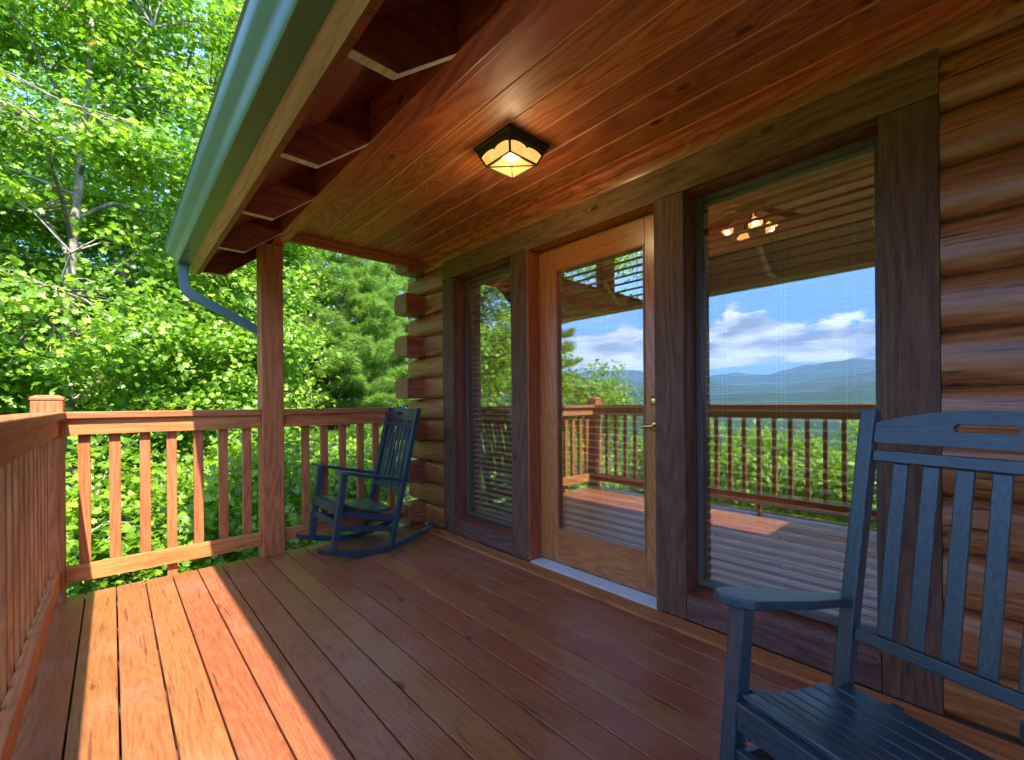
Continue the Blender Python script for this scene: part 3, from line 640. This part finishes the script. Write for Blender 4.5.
# ================================================================ ROCKING CHAIRS
PHI = .142
def rp(u, v, z_):        # chair frame -> local coordinates (x forward, y to the sitter's left), already rocked
    c_, s_ = math.cos(PHI), math.sin(PHI); a = u-.2
    return Vector((.2 + a*c_ - z_*s_, -v, a*s_ + z_*c_))
def rocker(loc, rot, label, w=.249):
    root = empty('rocking_chair', loc, rot)
    H, ut, zsf, uf, zaf, uaf, zar, zsr, urb, zlb = 1.134, -.075, .395, .447, .609, .516, .558, .349, .016, .48
    pu = lambda z_: urb + (ut-urb)*(z_-.05)/(H-.05)
    bt = .024
    for s_ in (1, -1):
        MB().beam(rp(pu(.045), s_*w, .045), rp(pu(H), s_*w, H), .040, .042).build('rear_leg', WM['chairZ'], root, bevel=.005)
        MB().beam(rp(uf, s_*w, .055), rp(uf, s_*w, zaf-.012), .040, .045).build('front_leg', WM['chairZ'], root, bevel=.005)
        # arm: broad board, rounded at the front
        mb = MB(); n = 10; pts = []
        ua0 = pu(zar)-.012; L_ = uaf-ua0
        wid = lambda t_: .048 if t_ > .45 else .026 + (.048-.026)*t_/.45
        out_ = [(0, -.026), (.18, -.028), (.45, -.046), (.86, -.05)] + [(.86+.14*math.sin(q), -.05*math.cos(q)) for q in np.linspace(.2, math.pi-.2, 9)] + [(.86, .05), (.45, .046), (.18, .028), (0, .026)]
        vs = []
        for dz_ in (-.012, .012):
            for t_, vv in out_:
                vs.append(rp(ua0+L_*t_, s_*(w+.012)+vv, zar+(zaf-zar)*t_+dz_))
        N_ = len(out_)
        mb.add(vs, [tuple(range(N_)), tuple(range(2*N_-1, N_-1, -1))] + [(i_, (i_+1) % N_, (i_+1) % N_+N_, i_+N_) for i_ in range(N_)])
        mb.build('arm', WM['chairX'], root, bevel=.004)
        # rocker
        mb = MB(); Rr = 1.03; xc = .11; N_ = 22; vs = []
        for i_ in range(N_+1):
            x_ = -.345 + (.55+.345)*i_/N_; zb2 = Rr - math.sqrt(Rr*Rr-(x_-xc)**2); hh = .045 if 2 < i_ < N_-2 else .030
            for vv in (-.018, .018):
                vs += [(x_, -s_*w+vv, zb2+.001), (x_, -s_*w+vv, zb2+hh)]
        fs = []
        for i_ in range(N_):
            a = i_*4; fs += [(a, a+1, a+5, a+4), (a+2, a+6, a+7, a+3), (a, a+4, a+6, a+2), (a+1, a+3, a+7, a+5)]
        fs += [(0, 2, 3, 1), (N_*4, N_*4+1, N_*4+3, N_*4+2)]
        mb.add(vs, fs); mb.build('rocker', WM['chairX'], root, bevel=.004)
        MB().beam(rp(pu(.19), s_*w, .19), rp(uf, s_*w, .21), .022, .040).build('side_stretcher', WM['chairX'], root, bevel=.004)
        MB().beam(rp(pu(zsr-.04), s_*w*.88, zsr-.085), rp(uf+.0, s_*w*.88, zsf-.085), .022, .055).build('seat_rail', WM['chairX'], root, bevel=.004)
    MB().beam(rp(uf+.002, -w+.02, .235), rp(uf+.002, w-.02, .235), .05, .022, (0, 0, 1)).build('cross_stretcher', WM['chairY'], root, bevel=.004)
    MB().beam(rp(pu(.235), -w+.02, .235), rp(pu(.235), w-.02, .235), .05, .022, (0, 0, 1)).build('cross_stretcher', WM['chairY'], root, bevel=.004)
    # back: arched head rail with hand slot, thin rail, seven slats, lower rail.
    iw = w-.0205
    def backpt(v_, z_, f_): return rp(pu(z_)+f_, v_, z_)
    mb = MB(); n = 24; topz = lambda v_: H-.040+.040*(1-(v_/iw)**2); botz = H-.098
    hw, hz, hh = .062, H-.048, .0105
    # outline with a hole: build as strips in v
    cuts = sorted(set([-iw, iw] + list(np.linspace(-iw, iw, n)) + list(-hw*np.cos(np.linspace(0, math.pi, 25)))))
    def strip(vs_, lo, hi):
        P_ = []; m_ = len(vs_)
        for f_ in (-bt/2+.0, bt/2):
            for v_ in vs_: P_.append(backpt(v_, lo(v_), f_))
            for v_ in vs_: P_.append(backpt(v_, hi(v_), f_))
        fs = []
        for i_ in range(m_-1):
            fs += [(i_, i_+1, m_+i_+1, m_+i_), (2*m_+i_, 3*m_+i_, 3*m_+i_+1, 2*m_+i_+1), (i_, 2*m_+i_, 2*m_+i_+1, i_+1), (m_+i_, m_+i_+1, 3*m_+i_+1, 3*m_+i_)]
        fs += [(0, m_, 3*m_, 2*m_), (m_-1, 3*m_-1, 4*m_-1, 2*m_-1)]
        mb.add(P_, fs)
    slot = lambda v_: hh*math.sqrt(max(0, 1-max(0, (abs(v_)-(hw-hh))/hh)**2))
    strip([c_ for c_ in cuts if c_ <= -hw+1e-6], lambda v_: botz, topz); strip([c_ for c_ in cuts if c_ >= hw-1e-6], lambda v_: botz, topz)
    mid = [c_ for c_ in cuts if -hw-1e-6 <= c_ <= hw+1e-6]
    strip(mid, lambda v_: botz, lambda v_: hz-slot(v_)); strip(mid, lambda v_: hz+slot(v_), topz)
    mo = mb.build('head_rail', WM['chairY'], root)
    bmm = bmesh.new(); bmm.from_mesh(mo.data); bmesh.ops.remove_doubles(bmm, verts=bmm.verts, dist=.0004); bmm.to_mesh(mo.data); bmm.free()
    z1_ = H-.138
    MB().beam(backpt(-iw, z1_, 0), backpt(iw, z1_, 0), .034, bt, rp(pu(1), 0, 1)-rp(pu(.5), 0, .5)).build('upper_back_rail', WM['chairY'], root, bevel=.003)
    MB().beam(backpt(-iw, zlb, 0), backpt(iw, zlb, 0), .034, bt, rp(pu(1), 0, 1)-rp(pu(.5), 0, .5)).build('lower_back_rail', WM['chairY'], root, bevel=.003)
    for k in range(6):
        v_ = (k-2.5)*.0655*w/.249
        MB().beam(backpt(v_, zlb+.018, 0), backpt(v_, z1_-.018, 0), .036, .014).build('back_slat', WM['chairZ'], root, bevel=.003)
    # seat slats follow a dished curve
    ns = 8; u0, u1 = pu(zsr)+.03, uf+.012
    def seatz(t_): return zsr + (zsf-zsr)*t_ - .030*math.sin(math.pi*min(1, t_*1.02))**1.0
    for k in range(ns):
        ta, tb = k/ns+.006, (k+1)/ns-.008
        ua, ub = u0+(u1-u0)*ta, u0+(u1-u0)*tb; za, zb2 = seatz(ta), seatz(tb)
        ww = w+.008 if 0 < k < ns-1 else w-.021
        if k == ns-1: ww = w-.021; zb2 -= .006
        vs = [rp(uu, vv, zz) for vv in (-ww, ww) for uu, zz in ((ua, za), (ub, zb2), (ub, zb2-.016), (ua, za-.016))]
        MB().add(vs, [(0, 1, 2, 3), (7, 6, 5, 4), (0, 4, 5, 1), (1, 5, 6, 2), (2, 6, 7, 3), (3, 7, 4, 0)]).build('seat_slat', WM['chairY'], root, bevel=.004)
    MB().beam(rp(uf+.012, -w+.021, zsf-.058), rp(uf+.012, w-.021, zsf-.058), .07, .022, (0, 0, 1)).build('seat_apron', WM['chairY'], root, bevel=.004)
    mb = MB()
    for v_ in (-w+.04, w-.04):
        for dz_ in (-.045, -.07):
            m4 = Matrix.Translation(rp(uf+.0232, v_, zsf+dz_)) @ Matrix.Rotation(math.pi/2, 4, 'Y'); mb.lathe([(.0001, .001), (.004, .001), (.005, 0)], 0, 0, 8, m4)
    mb.build('screws', WM['black'], root)
    return tag(root, label, 'rocking chair', 'rocking chairs on the porch')
rocker((1.5906, 3.3982, 0), (0, 0, 3.1242), 'whole dark slatted rocking chair standing in the far corner by the log wall')
rocker((1.4598, .0851, 0), (0, PHI-.1106, 2.8424), 'large blue grey rocking chair in the right foreground, cut off by the picture edge', w=.259)

# ================================================================ TREES
def leafmat(name, cols, trans=.35, red=None):
    m, nt, b, out = newmat(name); L = nt.links
    g = nt.nodes.new('ShaderNodeNewGeometry'); t = nt.nodes.new('ShaderNodeTexCoord')
    n = noise(nt, t.outputs['Object'], 1.3, 3, .6)
    f = mth(nt, 'MULTIPLY_ADD', n, .9, mth(nt, 'MULTIPLY', g.outputs['Random Per Island'], .55))
    c = ramp(nt, mth(nt, 'SUBTRACT', f, .22), [(.15, cols[0]), (.5, cols[1]), (.85, cols[2])])
    if red:
        rn = noise(nt, t.outputs['Object'], 2.1, 2, .5); c = mixc(nt, ramp(nt, rn, [(.70, 0.0), (.735, 1.0)]), c, red)
    L.new(c, b.inputs['Base Color']); b.inputs['Roughness'].default_value = .42; b.inputs['Specular IOR Level'].default_value = .45
    tl = nt.nodes.new('ShaderNodeBsdfTranslucent'); L.new(mixc(nt, 1.0, c, (1.9, 2.1, .7), 'MULTIPLY'), tl.inputs[0])
    mx = nt.nodes.new('ShaderNodeMixShader'); mx.inputs[0].default_value = trans
    L.new(b.outputs[0], mx.inputs[1]); L.new(tl.outputs[0], mx.inputs[2]); L.new(mx.outputs[0], out.inputs[0])
    return m
LM = {'maple': leafmat('maple leaves', [(.07, .17, .012), (.16, .30, .02), (.36, .46, .05)], .4, (.34, .16, .06)),
      'maple2': leafmat('deep maple leaves', [(.06, .15, .016), (.11, .24, .022), (.20, .34, .035)], .4),
      'bush': leafmat('shrub leaves', [(.08, .17, .012), (.17, .29, .02), (.32, .42, .045)], .4),
      'pine': leafmat('pine needles', [(.10, .19, .03), (.17, .29, .05), (.27, .40, .09)], .35)}
def barkmat(name, a, c):
    m, nt, b, out = newmat(name); t = nt.nodes.new('ShaderNodeTexCoord')
    n = noise(nt, vmap(nt, t.outputs['Object'], (1, 1, .25)), 28, 5, .7); l_ = noise(nt, t.outputs['Object'], 5, 3, .6)
    nt.links.new(mixc(nt, ramp(nt, l_, [(.45, 0.0), (.6, 1.0)]), ramp(nt, n, [(.35, a), (.65, c)]), tuple(min(1, x*1.5) for x in c)), b.inputs['Base Color'])
    b.inputs['Roughness'].default_value = .9
    bp = nt.nodes.new('ShaderNodeBump'); bp.inputs['Distance'].default_value = .02; nt.links.new(n, bp.inputs['Height']); nt.links.new(bp.outputs[0], b.inputs['Normal'])
    return m
BARK = barkmat('maple bark', (.11, .09, .07), (.30, .26, .21)); PBARK = barkmat('pine bark', (.07, .045, .03), (.19, .13, .09))
KITE = (np.array([[0, 0, 0], [.38, .5, .10], [0, 1, -.03], [-.38, .5, .10]]), np.array([[0, 1, 2], [0, 2, 3]]))
_m = np.array([[0, 0], [.28, .06], [.52, .30], [.26, .42], [.50, .68], [.20, .66], [0, 1.0], [-.20, .66], [-.50, .68], [-.26, .42], [-.52, .30], [-.28, .06]])
MAPLE = (np.vstack([[[0, .42, -.04]], np.c_[_m, .10*np.abs(_m[:, 0])]]), np.array([[0, 1+k, 1+(k+1) % 12] for k in range(12)]))
NEED = (np.array([[-.02, 0, 0], [.02, 0, 0], [0, 1, 0]]), np.array([[0, 1, 2]]))
def scatter(name, mat, pos, nrm, size, shape, parent, dirs=None):
    V0, F0 = shape; n = len(pos)
    nrm = nrm/np.linalg.norm(nrm, axis=1)[:, None]
    a = rng.normal(size=(n, 3)) if dirs is None else dirs
    a = a - nrm*(a*nrm).sum(1)[:, None]; a /= np.linalg.norm(a, axis=1)[:, None]+1e-9
    if dirs is None: a[:, 2] -= .35; a /= np.linalg.norm(a, axis=1)[:, None]
    b_ = np.cross(a, nrm)
    s_ = size[:, None, None]
    vs = pos[:, None, :] + s_*(V0[None, :, 0:1]*b_[:, None, :] + V0[None, :, 1:2]*a[:, None, :] + V0[None, :, 2:3]*nrm[:, None, :])
    nv = len(V0); fs = (F0[None] + (np.arange(n)*nv)[:, None, None]).reshape(-1, 3)
    vs = vs.reshape(-1, 3)
    me = bpy.data.meshes.new(name); me.vertices.add(len(vs)); me.vertices.foreach_set('co', vs.ravel())
    me.loops.add(fs.size); me.loops.foreach_set('vertex_index', fs.ravel().astype(np.int32)); me.polygons.add(len(fs))
    me.polygons.foreach_set('loop_start', (np.arange(len(fs))*3).astype(np.int32)); me.update(calc_edges=True)
    me.materials.append(mat); o = bpy.data.objects.new(name, me); COL.objects.link(o); o.parent = parent
    return o
def broadleaf(name, x, y, h, cr, czf, trunk_r, label, cat='tree', group=None, nclump=260, per=90, leaf=.085, mat='maple', shape=MAPLE, lean=(0, 0), fork=.45, clr=.42, seed=1, low=0.0, gap=0, gapz=(0, 0)):
    rs = np.random.default_rng(seed); z0 = gz(x, y)
    root = empty(name, (x, y, z0)); cz = h*czf
    mb = MB(); T = []
    nseg = 9
    for i_ in range(nseg+1):
        t_ = i_/nseg; T.append(Vector((lean[0]*t_+.12*math.sin(t_*5+seed), lean[1]*t_+.1*math.cos(t_*4+seed), -.15+h*.86*t_)))
    mb.tube(T, [trunk_r*(1-.82*i_/nseg)+.006 for i_ in range(nseg+1)], 10)
    nodes = [(v, max(.006, trunk_r*(1-.82*i_/nseg))) for i_, v in enumerate(T) if i_ > 1]
    nl = 9 + int(h)
    for k in range(nl):
        t_ = fork*.6 + (1-fork*.6)*k/nl; st = T[0].lerp(T[-1], 0) ; q = t_*nseg; i_ = min(int(q), nseg-1); st = T[i_].lerp(T[i_+1], q-i_)
        a = k*2.4+rs.uniform(-.4, .4); L_ = cr[0]*rs.uniform(.55, .95)*(1.1-.55*t_)
        P_ = [st]; r0 = trunk_r*(1-.8*t_)*.55
        for j_ in range(1, 6):
            s_ = j_/5; P_.append(st + Vector((math.cos(a+.3*s_)*L_*s_, math.sin(a+.3*s_)*L_*s_*cr[1]/cr[0], L_*(.55*s_+.12*math.sin(s_*4+k)))))
        mb.tube(P_, [r0*(1-.85*j_/5)+.004 for j_ in range(6)], 7, False); nodes += [(v, r0*.4) for v in P_[1:]]
    NP = np.array([n_[0][:] for n_ in nodes])
    # clumps
    d = rs.normal(size=(nclump, 3)); d /= np.linalg.norm(d, axis=1)[:, None]
    rad = rs.uniform(.25, 1, nclump)**.45
    C_ = d*rad[:, None]*np.array([cr[0], cr[1], cr[2]]) + np.array([lean[0]*.6, lean[1]*.6, cz])
    C_ *= 1 + .10*np.sin(C_*2.3+seed)
    C_[:, 2] = np.maximum(C_[:, 2], low)
    if gap:
        keep = ~((np.abs(C_[:, 0]+.05) < gap) & (C_[:, 1] < .3) & (C_[:, 2] > gapz[0]) & (C_[:, 2] < gapz[1])); C_ = C_[keep]; d = d[keep]; nclump = len(C_)
    for c_ in C_[::1]:
        k = np.argmin(((NP-c_)**2).sum(1)+.8*np.maximum(0, NP[:, 2]-c_[2])); st = Vector(NP[k]); e_ = Vector(c_)
        m_ = st.lerp(e_, .5) + Vector((0, 0, .08)); mb.tube([st, m_, e_], [.013, .008, .003], 4, False)
    mb.build('trunk', BARK, root, smooth='all')
    cnt = (per*rs.uniform(.5, 1.5, nclump)).astype(int); N_ = cnt.sum()
    cid = np.repeat(np.arange(nclump), cnt)
    off = rs.normal(size=(N_, 3))*np.array([clr, clr, clr*.5])*rs.uniform(.6, 1.2, nclump)[cid][:, None]
    pos = C_[cid] + off
    nr_ = rs.normal(size=(N_, 3))*.62 + np.array([0, -.25, .85]) + d[cid]*.35
    scatter('crown', LM[mat], pos, nr_, leaf*rs.uniform(.6, 1.25, N_), shape, root)
    return tag(root, label, cat, group)
def pine(name, x, y, h, r0, trunk_r, label, group=None, seed=1, whorls=16, per=7, tuft=.16, dens=46, start=.12):
    rs = np.random.default_rng(seed); z0 = gz(x, y); root = empty(name, (x, y, z0)); mb = MB()
    mb.tube([(0, 0, -.1), (.05, .02, h*.5), (0, 0, h)], [trunk_r, trunk_r*.6, .012], 9)
    tp = []; td = []
    for w_ in range(whorls):
        t_ = start + (1-start)*w_/whorls; z_ = h*t_; L_ = r0*(1-t_)**.7*rs.uniform(.8, 1.1)+.15
        for k in range(per):
            a = k*2*math.pi/per + rs.uniform(-.35, .35) + w_; l2 = L_*rs.uniform(.7, 1.1)
            up_ = .25+.5*t_; P_ = []
            for j_ in range(6):
                s_ = j_/5; P_.append(Vector((math.cos(a)*l2*s_, math.sin(a)*l2*s_, z_ + l2*(up_*s_*.6 - .10*math.sin(s_*3)) )))
            mb.tube(P_, [.022*(1-s_/6)*max(.4, 1-t_)+.003 for s_ in range(6)], 5, False)
            for q in np.linspace(.25, 1, max(3, int(l2/.16))):
                i_ = min(4, int(q*5)); b0 = P_[i_].lerp(P_[i_+1], q*5-i_)
                for sd in (-1, 1):
                    ll = (1.1-q)*l2*.45+.10; aa_ = a+sd*rs.uniform(.5, 1.0)
                    e_ = b0 + Vector((math.cos(aa_)*ll, math.sin(aa_)*ll, ll*.25)); mb.tube([b0, e_], [.006, .002], 3, False)
                    for s2 in np.linspace(.35, 1, max(2, int(ll/.12))):
                        tp.append(b0.lerp(e_, s2)[:]); td.append((e_-b0).normalized()[:])
            tp.append(P_[-1][:]); td.append((P_[-1]-P_[-2]).normalized()[:])
    tp.append((0, 0, h)); td.append((0, 0, 1))
    mb.build('trunk', PBARK, root, smooth='all')
    tp = np.array(tp); td = np.array(td); n = len(tp); cid = np.repeat(np.arange(n), dens); N_ = len(cid)
    dirs = td[cid]*.75 + rs.normal(size=(N_, 3))*.55 + np.array([0, 0, .12]); dirs /= np.linalg.norm(dirs, axis=1)[:, None]
    pos = tp[cid] + rs.normal(size=(N_, 3))*.03
    nr_ = np.cross(dirs, rs.normal(size=(N_, 3)))
    scatter('crown', LM['pine'], pos, nr_, tuft*rs.uniform(.7, 1.2, N_), (NEED[0]*np.array([1.6, 1, 1]), NEED[1]), root, dirs)
    return tag(root, label, 'pine tree', group)

broadleaf('maple_tree', -.40, 9.0, 10.5, (3.3, 2.6, 4.9), .50, .095, 'tall sunlit maple with a forked grey trunk left of the gutter', nclump=900, per=115, leaf=.080, gap=.20, gapz=(4.3, 8.2), lean=(.1, .2), seed=3, clr=.27)
broadleaf('maple_tree', -2.2, 13.5, 11.5, (3.4, 2.6, 5.0), .55, .12, 'maple behind, at the upper left edge of the view', nclump=300, per=90, leaf=.12, mat='maple2', seed=5, shape=KITE, clr=.5)
broadleaf('maple_tree', 1.75, 7.6, 3.9, (.85, .9, 1.35), .56, .04, 'young bright maple just behind the tall porch post', nclump=80, per=95, leaf=.075, seed=8, clr=.24)
broadleaf('maple_tree', -3.0, 9.8, 7.2, (1.7, 1.6, 2.9), .57, .07, 'maple with some reddish leaves mirrored in the narrow window', nclump=190, per=80, leaf=.10, seed=12, clr=.32)
broadleaf('small_tree', -5.2, 8.0, 4.6, (1.35, 1.3, 1.7), .62, .05, 'small leafy tree mirrored in the left of the door glass', nclump=90, per=80, leaf=.10, mat='bush', seed=15, clr=.3)
pine('young_pine', -6.8, 10.2, 6.6, 1.2, .06, 'young pine whose tip is mirrored in the door glass against the clouds', seed=4, whorls=9, per=5, dens=40, tuft=.2, start=.3)
broadleaf('maple_tree', 1.0, 18.0, 15, (4.6, 3.2, 6.6), .52, .16, 'dark leafy tree behind the forked maple, filling its gaps', nclump=330, per=90, leaf=.15, mat='maple2', shape=KITE, seed=21, clr=.6)
pine('tall_pine', 4.6, 12.4, 9.5, 2.5, .12, 'soft green pine right of the porch post, beyond the rocking chair', seed=2, whorls=24, per=9, dens=42, tuft=.17, start=.03)
pine('tall_pine', 8.6, 15.5, 12, 3.0, .14, 'second pine farther back near the log corner', seed=9, whorls=22, per=9, dens=36, tuft=.22, start=.03)
pine('tall_pine', 3.0, 16.0, 15.5, 2.6, .15, 'tall pine whose top shows beside the upper gutter', seed=6, whorls=22, per=7, dens=30, tuft=.22, start=.2)
broadleaf('maple_tree', 6.8, 21.0, 14, (4.2, 3.0, 6.4), .50, .15, 'broad tree far behind the two pines', nclump=260, per=80, leaf=.18, mat='maple2', shape=KITE, seed=22, clr=.65)
broadleaf('maple_tree', -4.6, 19.0, 14, (4.2, 3.0, 6.4), .50, .15, 'broad tree at the far left, behind the other maples', nclump=260, per=80, leaf=.18, mat='maple2', shape=KITE, seed=23, clr=.65)
broadleaf('maple_tree', 3.6, 23.0, 12, (4.0, 3.0, 5.8), .48, .15, 'tree at the back between the maples and the pines', nclump=240, per=80, leaf=.18, mat='maple2', shape=KITE, seed=24, clr=.65)
broadleaf('maple_tree', -2.0, 18.5, 9, (3.0, 2.4, 4.6), .47, .12, 'low dense tree directly behind the forked maple', nclump=240, per=95, leaf=.15, mat='maple', shape=KITE, seed=26, clr=.6)
broadleaf('maple_tree', 1.6, 14.0, 7, (2.4, 1.8, 3.6), .47, .10, 'low dense tree between the forked maple and the tall pine', nclump=200, per=90, leaf=.12, mat='maple', shape=KITE, seed=27, clr=.45)
broadleaf('maple_tree', 10.6, 9.8, 10.5, (2.8, 2.6, 4.2), .58, .12, 'bright tree seen through the clerestory windows inside the cabin', nclump=160, per=80, leaf=.13, shape=KITE, seed=31, clr=.5)
# shrubs round the deck
sh = [(-1.2, 5.5, 1.9, .95, 'shrub beyond the corner post, leaves lit by the sun'), (.1, 5.7, 1.7, .95, 'shrub behind the left half of the short railing'),
      (1.3, 5.6, 1.8, .85, 'shrub behind the foot of the tall porch post'), (2.3, 6.6, 1.7, .95, 'shrub behind the small rocking chair'), (-2.4, 6.6, 2.4, 1.0, 'leafy shrub left of the long railing')]
for k, (x, y, h, r_, lab) in enumerate(sh):
    broadleaf('leafy_shrub', x, y, h, (r_, r_, h*.5), .5, .02, lab, 'shrub', 'shrubs round the deck', nclump=85, per=85, leaf=.078, mat='bush', seed=40+k, clr=.22, low=.1)
bk = [(-3.6, -2.6, 2.75), (-3.9, -.6, 2.72), (-3.6, 1.1, 2.76), (-4.1, 2.8, 2.86), (-4.4, 4.5, 2.8), (-6.4, -1.2, 3.1), (-6.6, 1.4, 3.2), (-6.7, 3.9, 3.12), (-6.6, 6.0, 3.1)]
bl = ['southernmost bush below the deck, mirrored behind the railing', 'bush below the deck mirrored at the right of the large window', 'bush mirrored in the middle of the large window', 'bush mirrored at the left of the large window',
      'bush mirrored at the right of the door glass', 'tall bush in the back row, farthest towards the viewer', 'tall bush in the back row, mirrored behind the middle balusters', 'tall bush in the back row next to the small leafy tree', 'last tall bush of the back row, farthest along the slope']
for k, ((x, y, h), lab) in enumerate(zip(bk, bl)):
    broadleaf('hillside_bush', x, y, h, (1.15, 1.15, h*.42), .5, .03, lab, 'bush', 'bushes on the slope below the deck', nclump=85, per=70, leaf=.10, mat='bush', shape=KITE, seed=60+k, clr=.25, low=.1)

# ================================================================ HAZE
mb = MB(); mb.box(-29000, 29000, -29000, 29000, -260, 2300)
m = bpy.data.materials.new('haze'); m.use_nodes = True; nt = m.node_tree
for n in list(nt.nodes): nt.nodes.remove(n)
out = nt.nodes.new('ShaderNodeOutputMaterial'); pv = nt.nodes.new('ShaderNodeVolumePrincipled')
pv.inputs['Color'].default_value = (.36, .62, 1, 1); pv.inputs['Density'].default_value = 3.2e-5; pv.inputs['Anisotropy'].default_value = .0
nt.links.new(pv.outputs[0], out.inputs['Volume']); hz = mb.build('haze', m); tag(hz, kind='stuff')
